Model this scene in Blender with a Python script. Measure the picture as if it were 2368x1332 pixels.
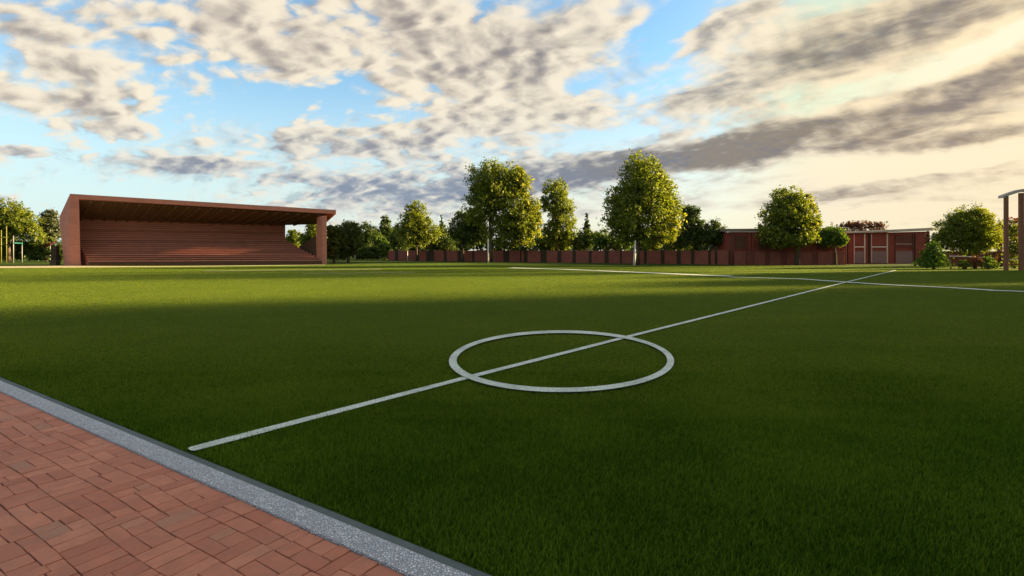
import bpy, math, random
import numpy as np
from mathutils import Vector, Matrix

for _o in list(bpy.data.objects):
    bpy.data.objects.remove(_o)
C = bpy.context.scene.collection
RAD = math.radians

# ------------------------------------------------------------------ camera, light, exposure
F, CX, HY, EYE = 1250.0, 1184.0, 580.0, 1.7          # focal length and horizon measured in photo pixels, eye height in m
cam_d = bpy.data.cameras.new("camera")
cam = bpy.data.objects.new("camera", cam_d)
C.objects.link(cam)
cam_d.sensor_width = 36.0
cam_d.lens = 36.0 * F / 2368.0
cam_d.shift_y = -(666.0 - HY) / 2368.0
cam_d.clip_start, cam_d.clip_end = 0.05, 6000.0
cam.location = (0, 0, EYE)
cam.rotation_euler = (RAD(90), 0, 0)
SC = bpy.context.scene
SC.camera = cam
SC.render.engine = 'CYCLES'
SC.view_settings.view_transform = 'Standard'
SC.view_settings.look = 'None'
SC.view_settings.exposure = 2.4
SC.view_settings.gamma = 1.0
SC.cycles.use_denoising = True
SC.cycles.max_bounces = 6
SC.cycles.transparent_max_bounces = 8

SUN_AZ, SUN_EL = 75.0, 14.0                           # to the right of the view, low
sun_d = bpy.data.lights.new("sun", 'SUN')
sun_d.energy, sun_d.angle, sun_d.color = 5.0, RAD(2.2), (1.0, 0.74, 0.40)
sun = bpy.data.objects.new("sun", sun_d)
C.objects.link(sun)
sdir = Vector((math.sin(RAD(SUN_AZ)) * math.cos(RAD(SUN_EL)), math.cos(RAD(SUN_AZ)) * math.cos(RAD(SUN_EL)), math.sin(RAD(SUN_EL))))
sun.rotation_euler = sdir.to_track_quat('Z', 'Y').to_euler()
sun.location = sdir * 200


class V:
    """a node socket with arithmetic"""
    nt = None

    def __init__(s, k):
        s.k = k

    @staticmethod
    def m(op, *a, clamp=False):
        n = V.nt.nodes.new('ShaderNodeMath')
        n.operation = op
        n.use_clamp = clamp
        for i, x in enumerate(a):
            if isinstance(x, V):
                V.nt.links.new(x.k, n.inputs[i])
            else:
                n.inputs[i].default_value = x
        return V(n.outputs[0])

    def __add__(s, o): return V.m('ADD', s, o)
    __radd__ = __add__
    def __sub__(s, o): return V.m('SUBTRACT', s, o)
    def __rsub__(s, o): return V.m('SUBTRACT', o, s)
    def __mul__(s, o): return V.m('MULTIPLY', s, o)
    __rmul__ = __mul__
    def __truediv__(s, o): return V.m('DIVIDE', s, o)
    def max(s, o): return V.m('MAXIMUM', s, o)
    def min(s, o): return V.m('MINIMUM', s, o)

    def ss(s, a, b, lo=0.0, hi=1.0):
        n = V.nt.nodes.new('ShaderNodeMapRange')
        n.interpolation_type = 'SMOOTHSTEP'
        V.nt.links.new(s.k, n.inputs[0])
        for i, x in enumerate((a, b, lo, hi)):
            n.inputs[i + 1].default_value = x
        return V(n.outputs[0])


def vec(x, y, z=0.0):
    n = V.nt.nodes.new('ShaderNodeCombineXYZ')
    for i, q in enumerate((x, y, z)):
        if isinstance(q, V):
            V.nt.links.new(q.k, n.inputs[i])
        else:
            n.inputs[i].default_value = q
    return V(n.outputs[0])


def noise(co, scale, detail=4, rough=0.55, dist=0.0, lac=2.0):
    n = V.nt.nodes.new('ShaderNodeTexNoise')
    n.inputs['Scale'].default_value = scale
    n.inputs['Detail'].default_value = detail
    n.inputs['Roughness'].default_value = rough
    n.inputs['Lacunarity'].default_value = lac
    n.inputs['Distortion'].default_value = dist
    if co is not None:
        V.nt.links.new(co.k, n.inputs['Vector'])
    return V(n.outputs[0])


def mixc(f, a, b, mode='MIX'):
    n = V.nt.nodes.new('ShaderNodeMix')
    n.data_type = 'RGBA'
    n.blend_type = mode
    for i, q in ((0, f), (6, a), (7, b)):
        if isinstance(q, V):
            V.nt.links.new(q.k, n.inputs[i])
        elif i == 0:
            n.inputs[0].default_value = q
        else:
            n.inputs[i].default_value = (*q, 1.0)
    return V(n.outputs[2])


def build_world():
    w = bpy.data.worlds.new("World")
    SC.world = w
    w.use_nodes = True
    nt = w.node_tree
    V.nt = nt
    nt.nodes.clear()
    out = nt.nodes.new('ShaderNodeOutputWorld')
    bg = nt.nodes.new('ShaderNodeBackground')
    nt.links.new(bg.outputs[0], out.inputs[0])
    sky = nt.nodes.new('ShaderNodeTexSky')
    sky.sky_type = 'NISHITA'
    sky.sun_disc = False
    sky.sun_elevation = RAD(SUN_EL)
    sky.sun_rotation = RAD(SUN_AZ)
    sky.air_density, sky.dust_density, sky.ozone_density = 1.0, 1.2, 2.2
    tc = nt.nodes.new('ShaderNodeTexCoord')
    sep = nt.nodes.new('ShaderNodeSeparateXYZ')
    nt.links.new(tc.outputs['Generated'], sep.inputs[0])
    x, y, z = (V(o) for o in sep.outputs)
    zc = z.max(0.0) + 0.12
    px, py = x / zc, y / zc                               # the cloud layer, seen in perspective
    u, v = x / y.max(0.05), z / y.max(0.05)               # bearing and height on the northern sky
    north = y.ss(0.02, 0.3)
    # where the clouds of this evening stand: bearing, height, half sizes, tilt, amount (tenths of a degree-like units)
    B = [(100, 85, 200, 62, 35, .50), (310, 120, 130, 55, 25, .30), (610, 110, 150, 75, 30, .52), (190, 262, 280, 42, 17, .55),
         (40, 350, 75, 13, 6, .5), (950, 70, 270, 95, 8, .46), (1040, 175, 230, 62, 0, .42), (1270, 110, 150, 75, -12, .40),
         (1420, 65, 90, 20, -27, .40), (760, 318, 210, 36, 3, .46), (430, 385, 290, 30, 4, .46), (1170, 258, 190, 40, -3, .36),
         (900, 428, 300, 34, -8, .46), (1900, 115, 430, 62, -19, .34), (2190, 40, 300, 55, -26, .36), (1870, 295, 620, 50, -13, .36),
         (2280, 190, 210, 50, -24, .40), (2030, 440, 260, 24, -4, .44), (1230, 275, 200, 34, -4, .34), (1640, 215, 190, 30, -14, .30), (2180, 330, 260, 22, -8, .36), (1760, 410, 160, 12, -5, .3), (2250, 400, 160, 12, -6, .3), (1560, 365, 330, 38, -10, .42), (1330, 402, 260, 32, -5, .42),
         (1700, 30, 180, 14, -24, .42), (1620, 95, 150, 16, -27, .4), (465, 208, 34, 18, 0, .5), (2150, 500, 300, 14, 2, .15),
         (620, 245, 260, 56, -4, -.60), (1530, 120, 62, 150, 22, -.42), (30, 165, 90, 24, 20, -.35), (260, 430, 400, 26, 0, -.5),
         (1370, 330, 90, 26, 0, -.45), (2310, 95, 200, 15, -28, -.75), (1960, 222, 330, 18, -18, -.40), (1800, 395, 420, 24, -6, -.30),
         (2280, 352, 260, 20, -10, -.5), (40, 320, 140, 22, 8, -.3), (1360, 200, 90, 26, 0, -.3), (1900, 500, 500, 22, 0, -.3)]
    def field(B, sharp=0.8):
        tot = None
        for cx, cy, rx, ry, rot, amp in B:
            du, dv = u - (cx - CX) / F, v - (HY - cy) / F
            c_, s_ = math.cos(RAD(-rot)), math.sin(RAD(-rot))
            a = (du * c_ + dv * s_) * (F / rx)
            b = (dv * c_ - du * s_) * (F / ry)
            g = V.m('POWER', 2.718, (a * a + b * b) * -sharp) * amp
            tot = g if tot is None else tot + g
        return tot * north
    # a little turbulence on the bearings so that no bank keeps a smooth outline
    wv = noise(vec(u * 1.0, v * 2.0, 0.0), 5.0, 4, 0.6) - 0.5
    wu = noise(vec(u * 1.0, v * 2.0, 7.0), 5.0, 4, 0.6) - 0.5
    u, v = u + wu * 0.10, v + wv * 0.05
    cov = field(B)
    dark = field([(1850, 295, 640, 58, -13, .74), (2280, 200, 220, 60, -24, .62), (430, 388, 300, 26, 4, .85), (900, 432, 320, 32, -8, .85), (1900, 125, 380, 44, -18, .48), (2150, 50, 300, 40, -24, .5),
                  (70, 100, 190, 44, 35, .45), (1560, 368, 340, 34, -10, .7), (1330, 402, 260, 30, -5, .7), (2030, 442, 260, 22, -4, .6), (2180, 335, 260, 20, -8, .6), (1760, 412, 160, 12, -5, .4), (740, 335, 200, 22, 3, .5), (1010, 200, 200, 40, 0, .25), (180, 285, 240, 20, 17, .35),
                  (640, 60, 500, 40, 5, .15), (2310, 100, 230, 24, -28, -1.2), (1960, 215, 330, 24, -18, -.4), (1180, 255, 200, 40, 0, -.3)])
    right = (u + v * 0.3).ss(-0.15, 0.40)
    # puffs on the left, combed streaks on the right
    wob = noise(vec(px, py), 1.3, 3) - 0.5
    qx, qy = px + wob * 0.25, py + wob * 0.2
    zr = z.max(0.0) + 0.45
    rx_, ry_ = x / zr + wob * 0.10, (y / zr) * 1.25 + wob * 0.08
    def dens(ox, oy):
        ax, ay = qx + ox, qy + oy
        bx, by = rx_ + ox * 0.42, ry_ + oy * 0.42
        n1 = noise(vec(bx, by, 0.3), 6.4, 8, 0.57, 0.4)
        w1 = noise(vec(bx, by, 2.3), 17.0, 2, 0.5) - 0.5
        vo = nt.nodes.new('ShaderNodeTexVoronoi')
        vo.feature = 'SMOOTH_F1'
        vo.inputs['Scale'].default_value = 19.0
        vo.inputs['Smoothness'].default_value = 0.35
        nt.links.new(vec(bx + w1 * 0.075, by + w1 * 0.06, 0.5).k, vo.inputs['Vector'])
        n1 = n1 + (0.42 - V(vo.outputs['Distance'])) * 0.34
        n2 = noise(vec((bx * 0.68 - by * 0.73) * 2.3, (bx * 0.73 + by * 0.68) * 6.2, 1.7), 1.0, 8, 0.60, 0.4)
        n2 = n2 * 0.60 + n1 * 0.40
        return n1 + (n2 - n1) * right
    n0 = dens(0.0, 0.0)
    n1 = dens(0.07, 0.015)
    fine = noise(vec(qx, qy, 4.0), 13.0, 6, 0.68, 0.2)
    broad = noise(vec(qx, qy, 9.0), 1.1, 3, 0.5)
    streak = noise(vec((rx_ * 0.68 - ry_ * 0.73) * 3.4, (rx_ * 0.73 + ry_ * 0.68) * 13.0, 5.0), 1.0, 6, 0.62, 0.3)
    tex = fine + (streak - fine) * right
    lowm = v.ss(0.03, 0.10) * v.ss(0.17, 0.30, 1.0, 0.0) * north
    bars = (noise(vec(u * 2.0, v * 15.0 - u * 1.1, 3.0), 1.0, 5, 0.55, 0.3) - 0.47) * lowm
    dark = dark + bars.max(0.0) * 2.2
    d = bars * 2.4 + (n0 - 0.5) * 2.3 + cov + (tex - 0.5) * 0.36 + 0.06 + v.ss(0.22, 0.42) * 0.10 - z.ss(0.0, 0.08, 0.12, 0.0)
    alpha = d.ss(-0.10, 0.40)
    wisp = ((streak - 0.5) * 2.4 + (fine - 0.5) * 1.0 + (broad - 0.42) * 1.5 + cov * 0.4).ss(0.0, 0.7) * 0.5
    thick = d.ss(0.20, 0.95)
    dk = dark * (0.74 + (streak - 0.5) * 3.2 + (fine - 0.5) * 1.2)
    lit = ((n0 - n1) * (4.4 + right * 0.6) + (fine - 0.5) * right * 0.6 + 0.84 + (tex - 0.5) * 0.6 - thick * 0.52 - dk * 0.80).ss(-0.55, 1.25)
    low = v.ss(0.10, 0.30)
    shade = mixc(low, (0.225, 0.275, 0.38), (0.36, 0.295, 0.26))
    shade = mixc(right, shade, mixc((broad - 0.5 + fine - 0.5).ss(-0.15, 0.2), (0.165, 0.165, 0.205), (0.25, 0.20, 0.165)))
    bright = mixc(low, (0.86, 0.82, 0.72), (1.0, 0.87, 0.66))
    cloud = mixc(lit, shade, bright)
    near_sun = (x * math.sin(RAD(62)) + y * math.cos(RAD(62)) + z * 0.18)
    halo = near_sun.ss(0.70, 1.04)
    cloud = mixc(halo * 0.6, cloud, mixc(lit, (0.29, 0.215, 0.16), (1.15, 0.86, 0.46)))
    alpha = alpha.max(wisp)
    # clear air: the sky texture, milky towards the horizon
    clear = mixc(1.0, V(sky.outputs[0]), (0.25, 0.305, 0.300), 'MULTIPLY')
    clear = mixc(halo * 0.75, clear, (1.12, 0.84, 0.46))
    clear = mixc(halo.ss(0.0, 0.45), clear, (1.15, 0.98, 0.72), 'DARKEN')
    veil = z.ss(0.02, 0.34, 1.0, 0.0)
    milk = mixc(halo, mixc((u + 0.0).ss(-0.7, 0.3), (0.74, 0.88, 0.88), (0.92, 0.86, 0.70)), (0.98, 0.82, 0.52))
    clear = mixc(veil * 0.85, clear, milk)
    col = mixc(alpha * 0.93, clear, cloud)
    fin = nt.nodes.new('ShaderNodeVectorMath')
    fin.operation = 'SCALE'
    fin.inputs['Scale'].default_value = 1.0
    nt.links.new(col.k, fin.inputs[0])
    nt.links.new(fin.outputs[0], bg.inputs[0])
    bg.inputs[1].default_value = 0.19
    w.cycles.sampling_method = 'MANUAL'
    w.cycles.sample_map_resolution = 512


build_world()
# === GEOMETRY
# ------------------------------------------------------------------ helpers
def G(x, y):
    """the spot on the ground seen at a photo pixel"""
    Y = EYE * F / (y - HY)
    return Vector(((x - CX) / F * Y, Y, 0.0))


def W(x, y, Y):
    """the point at distance Y seen at a photo pixel"""
    return Vector(((x - CX) / F * Y, Y, EYE + (HY - y) / F * Y))


RNG = np.random.default_rng(7)
rnd = random.Random(11)


class MB:
    """collects shapes that become ONE mesh object"""

    def __init__(s):
        s.v, s.f, s.c = [], [], []

    def add(s, verts, faces, col=None):
        o = len(s.v)
        s.v += [tuple(p) for p in verts]
        s.f += [tuple(i + o for i in f) for f in faces]
        s.c += [col] * len(faces)
        return s

    def prism(s, pts, d):
        """a planar outline pushed along the vector d"""
        n = len(pts)
        d = Vector(d)
        vs = [Vector(p) for p in pts] + [Vector(p) + d for p in pts]
        return s.add(vs, [tuple(range(n))[::-1], tuple(range(n, 2 * n))] + [(i, (i + 1) % n, n + (i + 1) % n, n + i) for i in range(n)])

    def box(s, a, b, ang=0.0, org=(0, 0, 0)):
        x0, y0, z0 = a
        x1, y1, z1 = b
        c_, s_ = math.cos(ang), math.sin(ang)
        P = [(x, y, z) for z in (z0, z1) for x, y in ((x0, y0), (x1, y0), (x1, y1), (x0, y1))]
        P = [(org[0] + x * c_ - y * s_, org[1] + x * s_ + y * c_, org[2] + z) for x, y, z in P]
        return s.add(P, [(3, 2, 1, 0), (4, 5, 6, 7), (0, 1, 5, 4), (1, 2, 6, 5), (2, 3, 7, 6), (3, 0, 4, 7)])

    def tube(s, pts, rad, n=8, cap=True):
        pts = [Vector(p) for p in pts]
        vs, fs = [], []
        for i, p in enumerate(pts):
            t = (pts[min(i + 1, len(pts) - 1)] - pts[max(i - 1, 0)]).normalized()
            a = t.cross(Vector((0.3, 1, 0.1)) if abs(t.y) < .9 else Vector((1, 0, 0))).normalized()
            b = t.cross(a)
            for k in range(n):
                w = 2 * math.pi * k / n
                vs.append(p + (a * math.cos(w) + b * math.sin(w)) * rad[i])
        for i in range(len(pts) - 1):
            for k in range(n):
                k2 = (k + 1) % n
                fs.append((i * n + k, i * n + k2, i * n + n + k2, i * n + n + k))
        if cap:
            fs.append(tuple(range(n))[::-1])
            fs.append(tuple(range(len(vs) - n, len(vs))))
        return s.add(vs, fs)

    def ball(s, c, r, n=12):
        c = Vector(c)
        vs, fs = [], []
        for i in range(n // 2 + 1):
            t = math.pi * i / (n // 2)
            for k in range(n):
                p = 2 * math.pi * k / n
                vs.append(c + Vector((math.sin(t) * math.cos(p), math.sin(t) * math.sin(p), math.cos(t))) * r)
        for i in range(n // 2):
            for k in range(n):
                fs.append((i * n + k, i * n + n + k, i * n + n + (k + 1) % n, i * n + (k + 1) % n))
        return s.add(vs, fs)

    def build(s, name, mat, parent=None, bevel=0.0, smooth=False):
        me = bpy.data.meshes.new(name)
        me.from_pydata(s.v, [], s.f)
        me.validate()
        o = bpy.data.objects.new(name, me)
        C.objects.link(o)
        me.materials.append(mat)
        if smooth:
            me.polygons.foreach_set('use_smooth', [True] * len(me.polygons))
        if any(c is not None for c in s.c) and len(me.polygons) == len(s.c):
            at = me.attributes.new('tone', 'FLOAT', 'FACE')
            at.data.foreach_set('value', [c if c is not None else 0.5 for c in s.c])
        if bevel:
            m = o.modifiers.new('bevel', 'BEVEL')
            m.width, m.segments, m.limit_method = bevel, 2, 'ANGLE'
        if parent is not None:
            put(o, parent)
        return o


def put(o, parent):
    """parent o, keeping it where it stands"""
    w, q = Vector((0, 0, 0)), parent
    while q is not None:
        w = w + q.location
        q = q.parent
    o.parent = parent
    o.location = o.location - w


def tag(o, label, cat, group=None):
    o['label'], o['category'] = label, cat
    if group:
        o['group'] = group
    return o


def thing(name, label, cat, loc, group=None):
    o = bpy.data.objects.new(name, None)
    o.empty_display_size = 0.2
    C.objects.link(o)
    o.location = loc
    return tag(o, label, cat, group)


def kind(o, k):
    o['kind'] = k
    return o


# ------------------------------------------------------------------ materials
def mat(name, base, rough=0.8, var=0.25, scale=3.0, bump=0.0, bscale=20.0, spec=0.3, second=None, stretch=(1, 1, 1), detail=6):
    """painted, timbered or mineral surface: two tones by noise, fine speckle, bump"""
    m = bpy.data.materials.new(name)
    m.use_nodes = True
    nt = m.node_tree
    V.nt = nt
    bs = nt.nodes['Principled BSDF']
    tc = nt.nodes.new('ShaderNodeTexCoord')
    mp = nt.nodes.new('ShaderNodeMapping')
    mp.inputs['Scale'].default_value = stretch
    nt.links.new(tc.outputs['Object'], mp.inputs[0])
    co = V(mp.outputs[0])
    n = noise(co, scale, detail, 0.65)
    f = n.ss(0.3, 0.7)
    lo = tuple(c * (1 - var) for c in base) if second is None else second
    hi = tuple(min(1, c * (1 + var * .6)) for c in base)
    col = mixc(f, lo, hi)
    sp = noise(co, bscale * 2.5, 3, 0.7)
    col = mixc(0.35, col, mixc(sp.ss(0.3, 0.7), tuple(c * .72 for c in base), tuple(min(1, c * 1.25) for c in base)))
    nt.links.new(col.k, bs.inputs['Base Color'])
    bs.inputs['Roughness'].default_value = rough
    bs.inputs['Specular IOR Level'].default_value = spec
    if bump:
        b = nt.nodes.new('ShaderNodeBump')
        b.inputs['Strength'].default_value = bump
        b.inputs['Distance'].default_value = 0.02
        nt.links.new(noise(co, bscale, 5, 0.65).k, b.inputs['Height'])
        nt.links.new(b.outputs[0], bs.inputs['Normal'])
    return m


def leaf_mat(name, a, b, c=None, trans=0.45, gloss=0.02):
    """leaves: each its own tone, lit through from behind"""
    m = bpy.data.materials.new(name)
    m.use_nodes = True
    nt = m.node_tree
    V.nt = nt
    nt.nodes.clear()
    out = nt.nodes.new('ShaderNodeOutputMaterial')
    geo = nt.nodes.new('ShaderNodeNewGeometry')
    tc = nt.nodes.new('ShaderNodeTexCoord')
    r = V(geo.outputs['Random Per Island'])
    big = noise(V(tc.outputs['Object']), 0.55, 3)
    col = mixc((r * 0.75 + (big - 0.5) * 1.3).max(0.0).min(1.0), a, b)
    if c is not None:
        col = mixc(r.ss(0.86, 0.93), col, c)
    df = nt.nodes.new('ShaderNodeBsdfDiffuse')
    tr = nt.nodes.new('ShaderNodeBsdfTranslucent')
    gl = nt.nodes.new('ShaderNodeBsdfGlossy')
    gl.inputs['Roughness'].default_value = 0.45
    gl.inputs['Color'].default_value = (0.9, 0.9, 0.8, 1)
    nt.links.new(col.k, df.inputs[0])
    nt.links.new(mixc(1.0, col, (1.25, 1.25, 0.7), 'MULTIPLY').k, tr.inputs[0])
    m1 = nt.nodes.new('ShaderNodeMixShader')
    m1.inputs[0].default_value = trans
    nt.links.new(df.outputs[0], m1.inputs[1])
    nt.links.new(tr.outputs[0], m1.inputs[2])
    m2 = nt.nodes.new('ShaderNodeMixShader')
    m2.inputs[0].default_value = gloss
    nt.links.new(m1.outputs[0], m2.inputs[1])
    nt.links.new(gl.outputs[0], m2.inputs[2])
    nt.links.new(m2.outputs[0], out.inputs[0])
    return m


M = {}
M['stand'] = mat('red_brown_boards', (0.45, 0.168, 0.112), 0.75, 0.22, 1.4, 0.25, 14, stretch=(0.4, 0.4, 3))
M['stand_seat'] = mat('red_brown_seat_planks', (0.37, 0.130, 0.088), 0.7, 0.35, 2.2, 0.3, 12, stretch=(0.35, 0.35, 4))
def plank_mat():
    m = mat('weathered_shaded_planks', (0.40, 0.152, 0.098), 0.75, 0.3, 2.2, 0.3, 12, stretch=(0.35, 0.35, 4))
    nt = m.node_tree
    V.nt = nt
    bs = nt.nodes['Principled BSDF']
    src = bs.inputs['Base Color'].links[0].from_socket
    at = nt.nodes.new('ShaderNodeAttribute')
    at.attribute_name = 'tone'
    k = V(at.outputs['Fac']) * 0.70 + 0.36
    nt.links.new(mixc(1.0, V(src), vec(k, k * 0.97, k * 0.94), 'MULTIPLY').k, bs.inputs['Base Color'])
    return m


M['planks'] = plank_mat()
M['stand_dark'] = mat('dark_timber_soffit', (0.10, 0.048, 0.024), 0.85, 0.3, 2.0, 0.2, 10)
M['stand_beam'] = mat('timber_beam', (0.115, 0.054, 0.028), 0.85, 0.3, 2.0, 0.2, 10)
M['brick_wall'] = mat('red_rendered_wall', (0.215, 0.066, 0.044), 0.85, 0.28, 1.1, 0.25, 18)
M['brick_dark'] = mat('dark_pillar', (0.045, 0.030, 0.016), 0.9, 0.35, 2.0, 0.2, 15)
M['building'] = mat('red_building_wall', (0.24, 0.052, 0.034), 0.85, 0.25, 0.9, 0.2, 16)
M['building_dark'] = mat('deep_red_panel', (0.15, 0.042, 0.028), 0.8, 0.3, 1.2, 0.2, 12)
M['roof_grey'] = mat('grey_felt_roof', (0.21, 0.17, 0.14), 0.9, 0.25, 1.2, 0.2, 20)
M['roof_pale'] = mat('pale_coping', (0.48, 0.40, 0.34), 0.8, 0.2, 1.2, 0.15, 20)
M['pale_frame'] = mat('pale_frame_paint', (0.62, 0.46, 0.38), 0.6, 0.15, 2.0)
M['panel_grey'] = mat('mauve_grey_panel', (0.23, 0.135, 0.125), 0.7, 0.2, 1.2, 0.15, 12)
M['white_post'] = mat('weathered_white_paint', (0.72, 0.66, 0.55), 0.6, 0.18, 3.0)
M['grey_post'] = mat('grey_metal_post', (0.22, 0.22, 0.20), 0.5, 0.2, 4.0, spec=0.5)
M['yellow'] = mat('yellow_paint', (0.17, 0.165, 0.03), 0.5, 0.2, 4.0)
M['teal'] = mat('teal_paint', (0.025, 0.17, 0.12), 0.5, 0.2, 4.0)
M['pergola'] = mat('brown_timber', (0.22, 0.10, 0.056), 0.8, 0.3, 2.0, 0.2, 14, stretch=(3, 3, .5))
M['bark'] = mat('bark', (0.085, 0.06, 0.038), 0.95, 0.4, 2.5, 0.6, 16, stretch=(1, 1, .3))
M['globe'] = mat('white_globe', (0.8, 0.78, 0.72), 0.35, 0.05, 3.0, spec=0.5)
M['red_paint'] = mat('red_paint', (0.35, 0.03, 0.02), 0.6, 0.3, 5.0)
M['path'] = mat('sandy_path', (0.40, 0.34, 0.20), 0.95, 0.25, 0.6, 0.3, 20)
M['edging'] = mat('dark_concrete_edging', (0.115, 0.135, 0.128), 0.9, 0.2, 3.0, 0.3, 30)
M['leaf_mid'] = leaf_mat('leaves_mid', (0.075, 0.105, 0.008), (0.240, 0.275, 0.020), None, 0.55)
M['leaf_sun_tint'] = leaf_mat('leaves_sun_tinted', (0.16, 0.175, 0.010), (0.33, 0.31, 0.02), None, 0.55)  # sun side of the crowns, put into the leaf colour
M['leaf_dark'] = leaf_mat('leaves_dark', (0.032, 0.055, 0.008), (0.092, 0.130, 0.018), None, 0.3)
M['leaf_grey'] = leaf_mat('leaves_greyish', (0.045, 0.060, 0.022), (0.11, 0.12, 0.055), None, 0.3)
M['leaf_bush'] = leaf_mat('leaves_fresh', (0.045, 0.095, 0.009), (0.12, 0.18, 0.02), (0.18, 0.21, 0.03), 0.45)
M['leaf_cone'] = leaf_mat('leaves_clipped', (0.05, 0.12, 0.010), (0.15, 0.23, 0.02), None, 0.5)
M['leaf_red'] = leaf_mat('leaves_reddish', (0.07, 0.03, 0.018), (0.18, 0.075, 0.035), (0.30, 0.15, 0.08))
M['petal'] = leaf_mat('petals_pink', (0.24, 0.04, 0.07), (0.42, 0.13, 0.16), (0.5, 0.32, 0.28))
M['petal_pale'] = leaf_mat('petals_pale', (0.55, 0.36, 0.33), (0.7, 0.52, 0.48))
M['petal_red'] = leaf_mat('petals_red', (0.12, 0.012, 0.010), (0.22, 0.03, 0.022), (0.3, 0.18, 0.12))


# ------------------------------------------------------------------ the ground
def sheet(name, pts, z, m, k='structure'):
    mb = MB()
    mb.add([(p[0], p[1], z) for p in pts], [tuple(range(len(pts)))])
    o = mb.build(name, m)
    return kind(o, k)


def turf_mat(name, a, b, big=0.15):
    m = bpy.data.materials.new(name)
    m.use_nodes = True
    nt = m.node_tree
    V.nt = nt
    bs = nt.nodes['Principled BSDF']
    tc = nt.nodes.new('ShaderNodeTexCoord')
    co = V(tc.outputs['Object'])
    f = (noise(co, big, 4).ss(0.3, 0.7) * 0.5 + noise(co, 55.0, 3, .7).ss(0.3, 0.7) * 0.5)
    nt.links.new(mixc(f, a, b).k, bs.inputs['Base Color'])
    bs.inputs['Roughness'].default_value = 0.95
    bs.inputs['Specular IOR Level'].default_value = 0.05
    bp = nt.nodes.new('ShaderNodeBump')
    bp.inputs['Strength'].default_value = 0.8
    bp.inputs['Distance'].default_value = 0.05
    nt.links.new(noise(co, 45.0, 4, .7).k, bp.inputs['Height'])
    nt.links.new(bp.outputs[0], bs.inputs['Normal'])
    return m


M['turf'] = turf_mat('turf_soil', (0.050, 0.080, 0.006), (0.078, 0.112, 0.009))
M['lawn'] = turf_mat('lawn_soil', (0.026, 0.046, 0.006), (0.045, 0.072, 0.010))

# the kerb's two ends: turf edge, stone strip, paving edge
KA, KB = G(0, 873), G(1120, 1327)
kd = (KB - KA).normalized()                                # along the kerb, towards the camera
kn = Vector((kd.y, -kd.x, 0))                              # across, from the turf to the paving
if kn.x > 0:
    kn = -kn
def kline(off, t):
    return KA + kd * t + kn * off
O1 = 0.5 * ((G(500, 1093) - KA).dot(kn) + (G(1077, 1330) - KA).dot(kn))
O2 = 0.35 * (G(330, 1069) - KA).dot(kn) + 0.65 * (G(960, 1330) - KA).dot(kn)

sheet('ground', [(-3000, -200), (3000, -200), (3000, 3000), (-3000, 3000)], -0.06, M['lawn'])
far = [G(2600, 655), G(2368, 621), G(2070, 617), G(1467, 613.5), G(1100, 609), G(900, 607), G(740, 613), G(300, 617.5), G(-200, 620)]
pitch_pts = [kline(0, 11), kline(0, 11) + Vector((60, 10, 0))] + far + [kline(0, -60)]
sheet('turf_pitch', pitch_pts, 0.0, M['turf'])
sheet('lawn', [(-140, 30), (140, 30), (140, 200), (-140, 200)], -0.02, M['lawn'])

# sandy path before the stand
pp = [G(-150, 620.5), G(160, 619), G(300, 617.8), G(420, 617.0), G(560, 615.2), G(752, 612.9), G(752, 612.3), G(560, 614.0), G(420, 615.3), G(300, 615.6), G(150, 614.6), G(-150, 616.5)]
sheet('path', pp, 0.004, M['path'])

# dark edging, recessed between turf and stones
mb = MB()
mb.prism([kline(0.0, -60) + Vector((0, 0, -0.05)), kline(O1, -60) + Vector((0, 0, -0.05)), kline(O1, -60) + Vector((0, 0, 0.006)), kline(0.0, -60) + Vector((0, 0, 0.006))], kd * 80)
kind(mb.build('kerb_edging', M['edging'], bevel=0.0), 'structure')


def gravel_mat():
    m = bpy.data.materials.new('pale_aggregate')
    m.use_nodes = True
    nt = m.node_tree
    V.nt = nt
    bs = nt.nodes['Principled BSDF']
    tc = nt.nodes.new('ShaderNodeTexCoord')
    co = V(tc.outputs['Object'])
    def vor(feature, sc):
        n = nt.nodes.new('ShaderNodeTexVoronoi')
        n.feature = feature
        n.inputs['Scale'].default_value = sc
        n.inputs['Randomness'].default_value = 0.85
        nt.links.new(co.k, n.inputs['Vector'])
        return n
    e = V(vor('DISTANCE_TO_EDGE', 58.0).outputs['Distance'])
    cell = vor('F1', 58.0)
    sc_ = nt.nodes.new('ShaderNodeSeparateColor')
    nt.links.new(cell.outputs['Color'], sc_.inputs[0])
    tone = V(sc_.outputs[0])
    stone = mixc(tone, (0.46, 0.46, 0.50), (0.74, 0.74, 0.77))
    blot = noise(co, 2.2, 4)
    stone = mixc(blot.ss(0.45, 0.75) * 0.35, stone, (0.40, 0.41, 0.47))
    col = mixc(e.ss(0.02, 0.16), (0.27, 0.27, 0.275), stone)
    nt.links.new(col.k, bs.inputs['Base Color'])
    bs.inputs['Roughness'].default_value = 0.85
    b = nt.nodes.new('ShaderNodeBump')
    b.inputs['Strength'].default_value = 0.9
    b.inputs['Distance'].default_value = 0.008
    nt.links.new((e.ss(0.0, 0.25) + tone * 0.3).k, b.inputs['Height'])
    nt.links.new(b.outputs[0], bs.inputs['Normal'])
    return m


mb = MB()
mb.prism([kline(O1, -60) + Vector((0, 0, -0.05)), kline(O2, -60) + Vector((0, 0, -0.05)), kline(O2, -60) + Vector((0, 0, 0.018)), kline(O1 + .01, -60) + Vector((0, 0, 0.022)), kline(O1, -60) + Vector((0, 0, 0.016))], kd * 80)
kind(mb.build('kerb_stone_strip', gravel_mat(), bevel=0.0), 'structure')


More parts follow.
